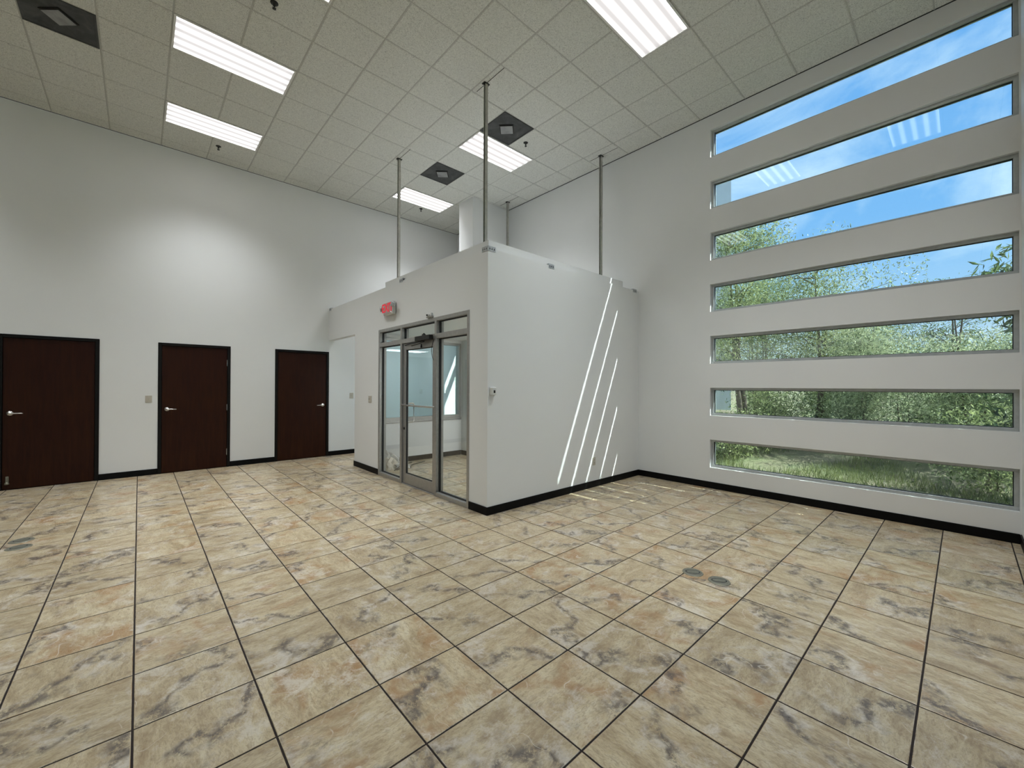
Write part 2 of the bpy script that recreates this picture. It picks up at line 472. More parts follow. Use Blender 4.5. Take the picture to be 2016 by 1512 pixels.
for i in range(i0, i1):
    for k in range(k0, k1):
        if (i, k) in taken: continue
        x0, x1 = max(GX0 + i * G, WEST + .005), min(GX0 + (i + 1) * G, W - .005); y0, y1 = max(GY0 + k * G, R + .005), min(GY0 + (k + 1) * G, L - .005)
        if x1 - x0 < 0.03 or y1 - y0 < 0.03: continue
        full = abs((x1 - x0) - G) < 1e-6 and abs((y1 - y0) - G) < 1e-6
        pr = project(((x0 + x1) / 2, (y0 + y1) / 2, H)); vis = bool(pr and -80 < pr[0] < 2096 and pr[1] > -90)
        ctiles.append((vis, full, x0, x1, y0, y1))


def ctile_geo(mb, x0, x1, y0, y1, ox=0, oy=0):
    g = 0.006; e = 0.009
    a = [(x0 + g - ox, y0 + g - oy), (x1 - g - ox, y0 + g - oy), (x1 - g - ox, y1 - g - oy), (x0 + g - ox, y1 - g - oy)]
    b = [(x0 + g + e - ox, y0 + g + e - oy), (x1 - g - e - ox, y0 + g + e - oy), (x1 - g - e - ox, y1 - g - e - oy), (x0 + g + e - ox, y1 - g - e - oy)]
    vs = [(x, y, H + 0.014) for x, y in a] + [(x, y, H + 0.007) for x, y in a] + [(x, y, H + 0.001) for x, y in b]
    fs = [(11, 10, 9, 8)]
    for q in range(4):
        r = (q + 1) % 4; fs += [(q, 4 + q, 4 + r, r), (4 + q, 8 + q, 8 + r, 4 + r)]
    mb.add(vs, fs)


mb = MB(); ctile_geo(mb, 0, G, 0, G); cme = mb.mesh('ceiling_tile'); cme.materials.append(M_CTILE)
rest = MB()
for vis, full, x0, x1, y0, y1 in ctiles:
    if not vis: ctile_geo(rest, x0, x1, y0, y1); continue
    if full:
        o = bpy.data.objects.new('ceiling_tile', cme); COL.objects.link(o); o.parent = ceil; o.location = (x0, y0, 0)
    else:
        mb = MB(); ctile_geo(mb, x0, x1, y0, y1); mb.build('ceiling_tile', M_CTILE, ceil)
o = rest.build('far_ceiling_tiles', M_CTILE, ceil); o['kind'] = 'stuff'
for i in range(i0, i1 + 1):
    x = GX0 + i * G
    if WEST < x < W: MB().box(x - 0.007, x + 0.007, R + .003, L - .003, H + 0.0055, H + 0.03).build('grid_bar', M_TBAR, ceil)
for k in range(k0, k1 + 1):
    y = GY0 + k * G
    if R < y < L: MB().box(WEST + .003, W - .003, y - 0.006, y + 0.006, H + 0.0065, H + 0.03).build('grid_bar', M_TBAR, ceil)

# ------------------------------------------------------------------ outer walls
WZ0, WH, WP = 0.304, 0.408, 0.7605           # lowest slot sill, slot height, spacing
SLOTS = [(WZ0 + n * WP, WZ0 + n * WP + WH) for n in range(7)]
WY0, WY1 = R + 0.012, -0.352                 # slot ends


def slotted(axis, a0, a1, s0, s1, inner, outer, z1):
    """wall with seven slots; axis 'x' = plane of constant x"""
    mb = MB()

    def b(p0, p1, za, zb):
        if p1 - p0 < 1e-4 or zb - za < 1e-4: return
        if axis == 'x': mb.box(inner, outer, p0, p1, za, zb)
        else: mb.box(p0, p1, outer, inner, za, zb)
    b(a0, s0, 0, z1); b(s1, a1, 0, z1); z = 0
    for za, zb in SLOTS: b(s0, s1, z, za); z = zb
    b(s0, s1, z, z1); return mb


# east wall, with the glazed exit at the end of the corridor
EX0, EX1, EXH = 4.72, 6.13, 2.73
mb = slotted('x', R - WT, 4.60, WY0, WY1, W, W + WT, H)
mb.box(W, W + WT, 4.60, EX0, 0, H).box(W, W + WT, EX1, L + WT, 0, H).box(W, W + WT, EX0, EX1, EXH, H)
tag(mb.build('wall_east', M_WALL), 'white wall pierced by seven long horizontal window slots', 'wall', kind='structure')

# south wall, slotted the same way beside and behind the camera
SX0, SX1 = -6.2, 3.2
mb = slotted('y', WEST - WT, W, SX0, SX1, R, R - WT, H)
tag(mb.build('wall_south', M_WALL), 'white side wall meeting the slotted window wall', 'wall', kind='structure')

DOORS = [(-1.447, -0.444), (0.244, 1.247), (1.968, 2.974)]; DH = 2.19
mb = MB(); x = WEST - WT
for a, b_ in DOORS:
    mb.box(x, a, L, L + WT, 0, H); mb.box(a, b_, L, L + WT, DH, H); x = b_
mb.box(x, W, L, L + WT, 0, H)
for a, b_ in DOORS: mb.box(a, b_, L + 0.10, L + WT, 0, DH)
tag(mb.build('wall_north', M_WALL), 'tall white wall with three dark wooden doors', 'wall', kind='structure')

WD = [(0.55, 1.55), (4.05, 5.05)]
mb = MB(); y = R
for a, b_ in WD:
    mb.box(WEST - WT, WEST, y, a, 0, H); mb.box(WEST - WT, WEST, a, b_, DH, H); mb.box(WEST - WT, WEST - 0.10, a, b_, 0, DH); y = b_
mb.box(WEST - WT, WEST, y, L, 0, H)
tag(mb.build('wall_west', M_WALL), 'plain white wall at the back of the room', 'wall', kind='structure')

# boxed column that closes the partition room against the east wall
tag(MB().box(COLX, W, COLY, 4.60, 0, H).build('wall_column', M_WALL), 'full-height white boxed column behind the partition room', 'column', kind='structure')

# ------------------------------------------------------------------ partition room
SF0, SF1, SFH = 1.166, 3.711, 2.411          # storefront opening in the front partition
OP0, OPH = 4.735, 2.435                      # open passage beside it
VC = 2.46                                    # inner ceiling of the partition room
mb = MB()
mb.box(VX, VX + TH, VY, SF0, 0, PH).box(VX, VX + TH, SF0, SF1, SFH, PH).box(VX, VX + TH, SF1, OP0, 0, PH).box(VX, VX + TH, OP0, L, OPH, PH)
tag(mb.build('wall_partition_front', M_PART), 'white partition wall with glazed door and open passage', 'wall', kind='structure')
tag(MB().box(VX + TH, W, VY, VY + TH, 0, PH).build('wall_partition_side', M_PART), 'white partition wall striped by thin streaks of sun', 'wall', kind='structure')
# rear partition with the interior window
IW0, IW1, IWB, IWT = 3.13, 5.185, 0.80, 2.40
BY = 4.49
mb = MB().box(VX + TH, COLX, BY, BY + TH, 0, IWB).box(VX + TH, COLX, BY, BY + TH, IWT, PH).box(VX + TH, IW0, BY, BY + TH, IWB, IWT).box(IW1, COLX, BY, BY + TH, IWB, IWT)
tag(mb.build('wall_partition_rear', M_PART), 'low white rear wall under the wide interior window', 'wall', kind='structure')
MB_roof = MB().box(VX + TH, W, VY + TH, COLY, VC, VC + 0.15).box(VX + TH, COLX, COLY, BY, VC, VC + 0.15)
tag(MB_roof.build('ceiling_partition_room', M_PART), 'low white ceiling inside the partition room', 'ceiling', kind='structure')

# upstand along the top of the partition, set back from the face
tag(MB().box(VX + 0.035, VX + 0.075, VY + 0.075, 3.55, PH, 3.185).build('trim_upstand', M_PART), 'set-back white strip on top of the front partition', 'trim', kind='structure')
tag(MB().box(VX + 0.035, 5.80, VY + 0.035, VY + 0.075, PH, 3.185).build('trim_upstand', M_PART), 'set-back white strip on top of the side partition', 'trim', kind='structure')
# galvanised clips on the joint


def clip(name, M, label, two=False):
    e_ = empty(name)
    p = MB().cbox(-0.055, 0.055, -0.004, 0.0, -0.028, 0.028, 0.001, M).cbox(-0.055, 0.055, -0.004, 0.04, 0.026, 0.030, 0.001, M)
    p.build('plate', M_GALV, e_)
    for s in (-0.033, 0, 0.033):
        MB().box(s - 0.005, s + 0.005, -0.0055, -0.003, -0.012, 0.008, M).build('slot', M_SLOT, e_)
    tag(e_, label, 'metal clip', 'galvanised clips on the partition top')


def fr(face, pos, z):
    """matrix: local x along the wall, local -y out of it"""
    if face == 'front': return Matrix.Translation((VX, pos, z)) @ Matrix.Rotation(-math.pi / 2, 4, 'Z')
    return Matrix.Translation((pos, VY, z))


clip('wall_clip', fr('side', 4.05, PH - 0.01), 'galvanised clip on the top edge of the side partition, midway')
clip('wall_clip', fr('side', 6.10, PH - 0.01), 'galvanised clip where side partition top meets window wall')
clip('wall_clip', fr('front', VY + 0.056, PH - 0.012), 'galvanised clip on the front partition face at its outer corner')
clip('wall_clip', fr('side', VX + 0.056, PH - 0.012), 'galvanised clip on the side partition face at its outer corner')
clip('wall_clip', fr('front', 2.93, PH + 0.01), 'galvanised clip near the left end of the front upstand')
clip('wall_clip', fr('front', 6.07, PH - 0.005), 'small clip where front partition top meets door wall')

# ------------------------------------------------------------------ base boards


def bboard(name, x0, x1, y0, y1, label):
    tag(MB().cbox(x0, x1, y0, y1, 0.0005, BH, 0.003).build(name, M_BASE), label, 'baseboard', kind='structure')


t = 0.012
bboard('baseboard_north', WEST + t, DOORS[0][0], L - t, L, 'black rubber base left of the first door')
bboard('baseboard_north', DOORS[0][1], DOORS[1][0], L - t, L, 'black rubber base between first and second wooden doors')
bboard('baseboard_north', DOORS[1][1], DOORS[2][0], L - t, L, 'black rubber base between second and third wooden doors')
bboard('baseboard_north', DOORS[2][1], W - t, L - t, L, 'black rubber base right of the third wooden door')
bboard('baseboard_east', W - t, W, R + t, VY, 'black rubber base under the window slots')
bboard('baseboard_south', WEST + t, W - t, R, R + t, 'black rubber base along the side wall at the right edge')
bboard('baseboard_west', WEST, WEST + t, R + t, WD[0][0], 'black rubber base at the back of the room')
bboard('baseboard_west', WEST, WEST + t, WD[0][1], WD[1][0], 'black rubber base between the back doors')
bboard('baseboard_partition_side', VX - t, W - t, VY - t, VY, 'black rubber base along the sun-striped partition')
bboard('baseboard_partition_front', VX - t, VX, VY, SF0, 'short black rubber base right of the glazed door')
bboard('baseboard_partition_front', VX - t, VX, SF1, OP0 + t, 'short black rubber base left of the glazed door')
bboard('baseboard_partition_end', VX, VX + TH, OP0, OP0 + t, 'black rubber base in the open passage jamb')
bboard('baseboard_partition_rear', VX + TH, COLX - t, BY - t, BY, 'black rubber base under the interior window')
bboard('baseboard_column', COLX - t, COLX, COLY, BY - t, 'black rubber base on the column inside the partition room')

# ------------------------------------------------------------------ window slots


def slot_window(n, axis, p0, p1, z0, z1, inner, glass, label, cat='window'):
    e_ = empty('window_%d' % n)
    sgn = 1 if axis == 'x' else -1
    d0, d1 = inner + sgn * 0.045, inner + sgn * 0.125; fwid = 0.034

    def bx(mb, a, b, za, zb, da, db, c=0.002):
        lo, hi = min(da, db), max(da, db)
        if axis == 'x': mb.cbox(lo, hi, a, b, za, zb, c)
        else: mb.cbox(a, b, lo, hi, za, zb, c)
        return mb
    bx(MB(), p0, p1, z0, z0 + fwid, d0, d1).build('frame_sill', M_WINALU, e_)
    bx(MB(), p0, p1, z1 - fwid, z1, d0, d1).build('frame_head', M_WINALU, e_)
    bx(MB(), p0, p0 + fwid, z0 + fwid, z1 - fwid, d0, d1).build('frame_jamb', M_WINALU, e_)
    bx(MB(), p1 - fwid, p1, z0 + fwid, z1 - fwid, d0, d1).build('frame_jamb', M_WINALU, e_)
    g = 0.006; gm = (d0 + d1) / 2
    mb = MB()
    bx(mb, p0 + fwid, p1 - fwid, z1 - fwid - g, z1 - fwid, gm - .012, gm + .012, .001); bx(mb, p0 + fwid, p1 - fwid, z0 + fwid, z0 + fwid + g, gm - .012, gm + .012, .001)
    bx(mb, p0 + fwid, p0 + fwid + g, z0 + fwid + g, z1 - fwid - g, gm - .012, gm + .012, .001); bx(mb, p1 - fwid - g, p1 - fwid, z0 + fwid + g, z1 - fwid - g, gm - .012, gm + .012, .001)
    mb.build('gasket', M_GASKET, e_)
    mb = MB()
    if axis == 'x': mb.box(gm - .003, gm + .003, p0 + fwid, p1 - fwid, z0 + fwid, z1 - fwid)
    else: mb.box(p0 + fwid, p1 - fwid, gm - .003, gm + .003, z0 + fwid, z1 - fwid)
    mb.build('pane', glass, e_)
    tag(e_, label, cat, kind='structure')


ORD = ['lowest', 'second lowest', 'third lowest', 'middle', 'third highest', 'second highest', 'highest']
for n, (za, zb) in enumerate(SLOTS):
    slot_window(n + 1, 'x', WY0, WY1, za, zb, W, M_GLASS_DUSTY if n == 2 else M_GLASS, '%s horizontal slot window of the seven in the window wall' % ORD[n])
for n, (za, zb) in enumerate(SLOTS):
    slot_window(n + 8, 'y', SX0, SX1, za, zb, R, M_GLASS, '%s horizontal slot window in the side wall behind the viewer' % ORD[n])

# ------------------------------------------------------------------ wooden doors


def lever(parent, cx, cz, side):
    """satin lever on a round rose; the door faces local -y; side +1: lever points to +x"""
    r = MB().lathe([(0.033, 0), (0.033, 0.006), (0.028, 0.012), (0.012, 0.014), (0.011, 0.05), (0.015, 0.052), (0.015, 0.062), (0.004, 0.064)], (cx, 0, cz), (0, -1, 0), 20)
    h = r.build('handle', M_STEEL, parent)
    MB().tube([(cx, -0.054, cz), (cx + side * 0.03, -0.056, cz), (cx + side * 0.075, -0.055, cz - .001), (cx + side * 0.112, -0.048, cz - .003), (cx + side * 0.122, -0.040, cz - .004)], [0.011, 0.0105, 0.009, 0.008, 0.006], 10).build('lever', M_STEEL, h)


def wood_door(n, M, width, handle_side, hinges, label, stop=False):
    e_ = empty('door_%d' % n); e_.matrix_world = M
    fw_ = 0.047
    mb = MB().cbox(0, fw_, -0.012, 0.10, 0, DH, 0.003).cbox(width - fw_, width, -0.012, 0.10, 0, DH, 0.003).cbox(fw_, width - fw_, -0.012, 0.10, DH - fw_, DH, 0.003)
    mb.box(fw_, fw_ + 0.012, 0.052, 0.085, 0, DH - fw_).box(width - fw_ - 0.012, width - fw_, 0.052, 0.085, 0, DH - fw_)
    mb.build('frame', M_FRAME, e_, 'black metal frame')
    slab = MB().cbox(fw_ + .003, width - fw_ - .003, 0.008, 0.052, 0.008, DH - fw_ - .003, 0.002).build('slab', M_WOOD, e_, 'dark mahogany veneer slab')
    hx = fw_ + 0.07 if handle_side < 0 else width - fw_ - 0.07
    hd = empty('latch_set'); hd.parent = e_; hd.location = (0, 0.008, 0)
    lever(hd, hx, 1.075, -handle_side)
    if hinges:
        for z in (1.885, 1.08, 0.275):
            MB().tube([(width - fw_ - 0.002, 0.0, z - 0.055), (width - fw_ - 0.002, 0.0, z + 0.055)], 0.008, 10).build('hinge', M_STEEL, e_)
    if stop:
        s = MB().cbox(fw_ + 0.035, fw_ + 0.065, 0.0, 0.008, 0.10, 0.19, 0.002).tube([(fw_ + 0.05, -0.004, 0.18), (fw_ + 0.05, -0.012, 0.10)], 0.008, 8).lathe([(0.010, 0), (0.022, 0.012), (0.024, 0.03), (0.016, 0.034)], (fw_ + 0.05, -0.012, 0.112), (0, 0, -1), 14)
        s.build('kick_stop', M_BRASS, e_)
    tag(e_, label, 'door', kind='structure'); return e_


T = Matrix.Translation
wood_door(1, T((DOORS[0][0], L, 0)), 1.003, -1, False, 'dark wooden door at far left with a kick-down stop', True)
wood_door(2, T((DOORS[1][0], L, 0)), 1.003, -1, True, 'dark wooden door with three hinges on its right side')
wood_door(3, T((DOORS[2][0], L, 0)), 1.006, 1, False, 'dark wooden door beside the open passage, lever on its right')
for q, (a, b_) in enumerate(WD):
    wood_door(4 + q, T((WEST, a, 0)) @ Matrix.Rotation(math.pi / 2, 4, 'Z'), 1.0, -1, True, ('dark wooden door in the back wall, nearer the side wall', 'dark wooden door in the back wall, nearer the door wall')[q])

# ------------------------------------------------------------------ storefront


def storefront(name, M, y0, y1, mull, head, tz0, tz1, label, n, detail):
    """aluminium storefront; local y runs along it, local -x is the room side, depth 0..0.11"""
    e_ = empty(name); e_.matrix_world = M
    fwid, dep = 0.047, 0.112
    for a in (y0, y1 - fwid): MB().cbox(-0.006, dep, a, a + fwid, 0, head, 0.002).build('jamb', M_ALU, e_)
    for a in mull: MB().cbox(-0.006, dep, a, a + fwid, 0, head - fwid, 0.002).build('mullion', M_ALU, e_)
    MB().cbox(-0.006, dep, y0 + fwid, y1 - fwid, head - fwid, head, 0.002).build('head', M_ALU, e_)
    edges = [y0 + fwid] + [v for a in mull for v in (a, a + fwid)] + [y1 - fwid]
    for q in range(0, len(edges), 2):
        a, b_ = edges[q], edges[q + 1]
        MB().cbox(-0.006, dep, a, b_, tz0, tz1, 0.002).build('transom_bar', M_ALU, e_)
        is_door = (q // 2) == n

        def pane(za, zb):
            mb = MB(); g = 0.012; x0, x1 = 0.042, 0.070
            mb.box(x0, x1, a, a + g, za, zb).box(x0, x1, b_ - g, b_, za, zb).box(x0, x1, a + g, b_ - g, za, za + g).box(x0, x1, a + g, b_ - g, zb - g, zb)
            mb.build('gasket', M_GASKET, e_)
            MB().box(0.053, 0.059, a + g * .5, b_ - g * .5, za + g * .5, zb - g * .5).build('pane', M_DOORGLASS, e_)
        pane(tz1, head - fwid)
        if not is_door:
            MB().cbox(-0.006, dep, a, b_, 0.0, 0.055, 0.002).build('sill', M_ALU, e_)
            pane(0.055, tz0)
        else:
            d0, d1 = 0.020, 0.064; st = 0.088; c = 0.004; zt = tz0 - 0.004
            MB().cbox(0.0, dep, a, b_, 0.0, 0.010, 0.002).build('threshold', M_ALU, e_)
            leaf = MB().cbox(d0, d1, a + c, a + st, 0.014, zt, 0.003).cbox(d0, d1, b_ - st, b_ - c, 0.014, zt, 0.003).cbox(d0, d1, a + st, b_ - st, 0.014, 0.165, 0.003).cbox(d0, d1, a + st, b_ - st, zt - 0.095, zt, 0.003)
            leaf = leaf.build('door_leaf', M_ALU, e_)
            gz0, gz1 = 0.165, zt - 0.095; g = 0.01
            MB().box(d0 + .01, d1 - .01, a + st, a + st + g, gz0, gz1).box(d0 + .01, d1 - .01, b_ - st - g, b_ - st, gz0, gz1).box(d0 + .01, d1 - .01, a + st + g, b_ - st - g, gz0, gz0 + g).box(d0 + .01, d1 - .01, a + st + g, b_ - st - g, gz1 - g, gz1).build('gasket', M_GASKET, leaf)
            MB().box(0.039, 0.045, a + st + .004, b_ - st - .004, gz0 + .004, gz1 - .004).build('glass', M_DOORGLASS, leaf)
            pb = MB().tube([(d0, a + 0.05, 1.195), (d0 - 0.055, a + 0.05, 1.195), (d0 - 0.058, a + 0.06, 1.195), (d0 - 0.058, b_ - 0.06, 1.195), (d0 - 0.055, b_ - 0.05, 1.195), (d0, b_ - 0.05, 1.195)], 0.0125, 10)
            pb.build('push_bar', M_STEEL, leaf)
            yh = b_ - 0.045
            MB().tube([(d1, yh, 1.215), (d1 + 0.10, yh, 1.215), (d1 + 0.115, yh, 1.20), (d1 + 0.115, yh, 0.945), (d1 + 0.10, yh, 0.93), (d1, yh, 0.93)], 0.0125, 10).build('pull_handle', M_STEEL, leaf)
            MB().lathe([(0.022, 0), (0.022, 0.006), (0.016, 0.010), (0.004, 0.011)], (d0, b_ - 0.045, 0.84), (-1, 0, 0), 16).build('lock_cylinder', M_DARKMETAL, leaf)
            for z in (0.30, 1.08, 1.85):
                MB().tube([(d0 - 0.006, a + 0.001, z - .06), (d0 - 0.006, a + 0.001, z + .06)], 0.008, 8).build('hinge', M_ALU, leaf)
            if detail:
                yc = (a + b_) / 2
                cl = MB().cbox(-0.075, -0.006, a + 0.03, a + 0.42, tz0 - 0.01, tz0 + 0.055, 0.006).build('door_closer', M_DARKMETAL, e_, 'dark door closer body')
                MB().lathe([(0.028, 0), (0.028, 0.02), (0.012, 0.024), (0.012, 0.035)], (-0.04, a + 0.22, tz0 + 0.055), (0, 0, 1), 14).build('spindle_cap', M_DARKMETAL, cl)
                MB().tube([(-0.04, a + 0.22, tz0 - 0.02), (-0.05, a + 0.42, tz0 - 0.026), (-0.045, a + 0.62, tz0 - 0.03), (0.0, b_ - 0.1, tz0 - 0.035)], 0.009, 8).build('closer_arm', M_DARKMETAL, cl)
                MB().tube([(-0.04, a + 0.22, tz0 - 0.03), (-0.015, a + 0.46, tz0 - 0.045), (0.01, a + 0.66, tz0 - 0.05)], 0.007, 8).build('closer_arm', M_DARKMETAL, cl)
                MB().lathe([(0.010, 0), (0.010, 0.03), (0.014, 0.032), (0.014, 0.05)], (0.0, a + 0.36, tz0 - 0.05), (0, 0, -1), 10).build('stop_pin', M_DARKMETAL, cl)
                pts = [(-0.012, a + 0.012, tz0 - 0.02)]
                for w in range(0, 13):
                    u = w / 12; pts.append((-0.016, a + 0.012 + 0.045 * math.sin(math.pi * u), tz0 - 0.03 - 0.26 * u))
                MB().tube(pts, 0.004, 6).build('cable_loop', M_GASKET, e_)
    tag(e_, label, 'storefront', kind='structure'); return e_


storefront('door_6', T((VX, 0, 0)), SF0, SF1, [1.91, 2.892], SFH, 2.125, 2.19, 'grey aluminium storefront with glass door, sidelights and transoms', 1, True)
storefront('window_16', T((W, 0, 0)), EX0, EX1, [5.20], EXH, 2.085, 2.14, 'aluminium framed window at the end of the corridor', -1, False)

# interior window in the rear partition
e_ = empty('window_15')
f_ = 0.05; ya, yb = BY - 0.012, BY + TH
MB().cbox(IW0, IW1, ya, yb, IWB, IWB + f_ + .02, 0.003).build('frame_sill', M_ALU, e_)
MB().cbox(IW0, IW1, ya, yb, IWT - f_, IWT, 0.003).build('frame_head', M_ALU, e_)
MB().cbox(IW0, IW0 + f_, ya, yb, IWB + f_ + .02, IWT - f_, 0.003).build('frame_jamb', M_ALU, e_)
MB().cbox(IW1 - f_, IW1, ya, yb, IWB + f_ + .02, IWT - f_, 0.003).build('frame_jamb', M_ALU, e_)
MB().box(IW0 + f_, IW1 - f_, BY + .045, BY + .051, IWB + f_ + .02, IWT - f_).build('pane', M_TEALGLASS, e_)
MB().cbox(IW0 - .02, IW1, BY - 0.03, BY - 0.012, IWB - 0.03, IWB + 0.012, 0.004).build('stool', M_ALU, e_)
tag(e_, 'wide interior window behind the glass door, teal tinted', 'window', kind='structure')

# ------------------------------------------------------------------ ceiling lights


def troffer(i, k, label):
    x0, y0 = GX0 + i * G, GY0 + k * G
    e_ = empty('ceiling_light', (x0 + G, y0 + G / 2, H))
    w, d = G - 0.008, G / 2 - 0.008; lip = 0.022
    fr_ = MB().cbox(-w, w, -d, -d + lip, -0.004, 0.045, 0.002).cbox(-w, w, d - lip, d, -0.004, 0.045, 0.002).cbox(-w, -w + lip, -d + lip, d - lip, -0.004, 0.045, 0.002).cbox(w - lip, w, -d + lip, d - lip, -0.004, 0.045, 0.002)
    fr_.build('frame', M_WPLASTIC, e_, 'white lamp frame')
    MB().box(-w + lip, w - lip, -d + lip, d - lip, 0.004, 0.008).build('diffuser', M_LENS, e_, 'glowing diffuser lens with four tube bands')
    ld = bpy.data.lights.new('tube_light', 'AREA'); ld.shape = 'RECTANGLE'; ld.size = 2 * (w - lip); ld.size_y = 2 * (d - lip); ld.energy = LAMP_W; ld.color = LAMP_COL; ld.spread = math.radians(LAMP_SPREAD)
    lo = bpy.data.objects.new('tube_light', ld); COL.objects.link(lo); lo.parent = e_; lo.location = (0, 0, 0.0)
    tag(e_, label, 'ceiling light', 'fluorescent ceiling lights')


LL = ['large ceiling light panel at upper left of the ceiling', 'ceiling light panel nearest the wall with doors, above the second door', 'ceiling light panel cut by the top edge above the left lights',
      'ceiling light panel crossed by the corner pole, touching a dark vent', 'ceiling light panel farthest away, near the boxed column', 'largest ceiling light panel at top edge, nearest the slot windows',
      'ceiling light panel overhead in the corner by window and side walls', 'added unseen ceiling light panel beside the door wall', 'added unseen ceiling light panel nearest the side wall']
for (i, k), lab in zip(LIGHTS, LL): troffer(i, k, lab)

# added lamp, kept out of view, to brighten the partition room
e_ = empty('ceiling_light', (5.35, 1.75, VC))
MB().cbox(-0.6, 0.6, -0.3, 0.3, -0.03, 0.0, 0.004).build('frame', M_WPLASTIC, e_)
MB().box(-0.57, 0.57, -0.27, 0.27, -0.034, -0.031).build('diffuser', M_LENS, e_)
ld = bpy.data.lights.new('tube_light', 'AREA'); ld.shape = 'RECTANGLE'; ld.size = 1.14; ld.size_y = 0.54; ld.energy = 42; ld.color = LAMP_COL
lo = bpy.data.objects.new('tube_light', ld); COL.objects.link(lo); lo.parent = e_; lo.location = (0, 0, -0.04)
tag(e_, 'added out-of-view light panel brightening the partition room', 'ceiling light')

# ------------------------------------------------------------------ air vents


def make_vent_mat():
    m, nt, b = new_mat('sooty_vent_metal')
    tc = nt.nodes.new('ShaderNodeTexCoord').outputs['Object']
    n1 = noise(nt, tc, 7, 7, 0.7, 0.6)
    nt.links.new(ramp(nt, n1, [(0.3, (0.028, 0.030, 0.030)), (0.55, (0.060, 0.063, 0.062)), (0.75, (0.10, 0.102, 0.10))]), b.inputs['Base Color'])
    b.inputs['Roughness'].default_value = 0.7; return m


M_VENT = make_vent_mat()
M_VPLATE = simple('vent_plate', (0.30, 0.305, 0.305), 0.6, nscale=9, namt=0.25)
for (i, k), lab, ang in zip(VENTS, ['sooty square ceiling vent touching the light behind the corner pole', 'sooty square ceiling vent between the far light and the corner pole', 'sooty square ceiling vent at the upper left corner'], (45, 50, 48)):
    e_ = empty('ceiling_vent', (GX0 + (i + .5) * G, GY0 + (k + .5) * G, H))
    w = G / 2 - 0.006
    fr_ = MB().cbox(-w, w, -w, -w + .02, -.004, .012, .002).cbox(-w, w, w - .02, w, -.004, .012, .002).cbox(-w, -w + .02, -w + .02, w - .02, -.004, .012, .002).cbox(w - .02, w, -w + .02, w - .02, -.004, .012, .002)
    fr_.build('frame', M_VENT, e_)
    # dished panel that rises towards the throat
    a = w - .02; c_ = 0.16
    vs = [(-a, -a, 0.002), (a, -a, 0.002), (a, a, 0.002), (-a, a, 0.002), (-c_, -c_, 0.014), (c_, -c_, 0.014), (c_, c_, 0.014), (-c_, c_, 0.014)]
    MB().add(vs, [(0, 4, 5, 1), (1, 5, 6, 2), (2, 6, 7, 3), (3, 7, 4, 0), (7, 6, 5, 4)]).build('dished_panel', M_VENT, e_)
    Rz = Matrix.Rotation(math.radians(ang), 4, 'Z')
    MB().cbox(-.095, .095, -.095, .095, -0.008, -0.002, .002, Rz).build('centre_plate', M_VPLATE, e_, 'paler square centre plate turned a quarter')
    MB().box(-.108, .108, -.108, .108, 0.004, 0.012, Rz).build('throat', M_SLOT, e_)
    tag(e_, lab, 'air vent', 'square ceiling vents')

# ------------------------------------------------------------------ sprinklers
for x, y, lab in [(0.971, 5.53, 'sprinkler head near the light above the second door'), (4.686, 1.972, 'sprinkler head right of the vent by the corner pole'), (4.70, 5.378, 'sprinkler head beside the farthest light'), (1.034, 1.986, 'sprinkler head at the top edge between two lights')]:
    e_ = empty('sprinkler_head', (x, y, H))
    MB().lathe([(0.038, 0.002), (0.038, -0.003), (0.030, -0.008), (0.012, -0.010)], (0, 0, 0), (0, 0, 1), 20).build('escutcheon', M_DARKMETAL, e_)
    MB().lathe([(0.011, -0.008), (0.011, -0.03), (0.007, -0.032), (0.005, -0.05)], (0, 0, 0), (0, 0, 1), 12).tube([(0.009, 0, -0.03), (0.016, 0, -0.045), (0.006, 0, -0.058)], 0.003, 6).tube([(-0.009, 0, -0.03), (-0.016, 0, -0.045), (-0.006, 0, -0.058)], 0.003, 6).build('body', M_DARKMETAL, e_)
    MB().lathe([(0.004, -0.056), (0.018, -0.058), (0.018, -0.061), (0.003, -0.062)], (0, 0, 0), (0, 0, 1), 14).build('deflector', M_DARKMETAL, e_)
    tag(e_, lab, 'sprinkler', 'ceiling sprinkler heads')

# ------------------------------------------------------------------ strut poles on the partition roof
for x, y, s0, s1, lab in [(3.382, 3.83, -0.40, 0.08, 'thin steel strut pole above the glazed door, left of the others'), (3.382, 1.385, -0.37, 0.20, 'nearest and tallest looking steel strut pole above the partition corner'),
                          (5.915, 3.797, -0.34, 0.25, 'far steel strut pole just right of the boxed column'), (5.915, 1.366, -0.34, 0.23, 'steel strut pole near the window wall')]:
    e_ = empty('strut_pole', (x, y, VC + 0.15))
    h = H - VC - 0.15; q = 0.0205; tt = 0.004; lp = 0.010
    prof = [(-q, -q), (q, -q), (q, -q + lp), (q - tt, -q + lp), (q - tt, -q + tt), (-q + tt, -q + tt), (-q + tt, q - tt), (q - tt, q - tt), (q - tt, q - lp), (q, q - lp), (q, q), (-q, q)]
    MB().prism(prof, 0.006, h - 0.004, Matrix.Rotation(math.radians(180), 4, 'Z')).build('channel', M_STRUT, e_)
    MB().cbox(-.06, .06, -.06, .06, 0, .006, .001).build('foot_plate', M_GALV, e_)
    MB().cbox(-.045, .045, -.03, .03, h - 0.012, h - 0.002, .002).cbox(-.045, -.02, -.008, .008, h - 0.022, h - 0.010, .002).build('top_plate', M_DARKMETAL, e_)
    MB().box(-.003, .003, s0, s1, h - 0.002, h + 0.001).build('ceiling_slot', M_SLOT, e_, 'dark cut joint in the ceiling tile')
    tag(e_, lab, 'pole', 'steel strut poles above the partition room')

# ------------------------------------------------------------------ switches, outlet, sensors


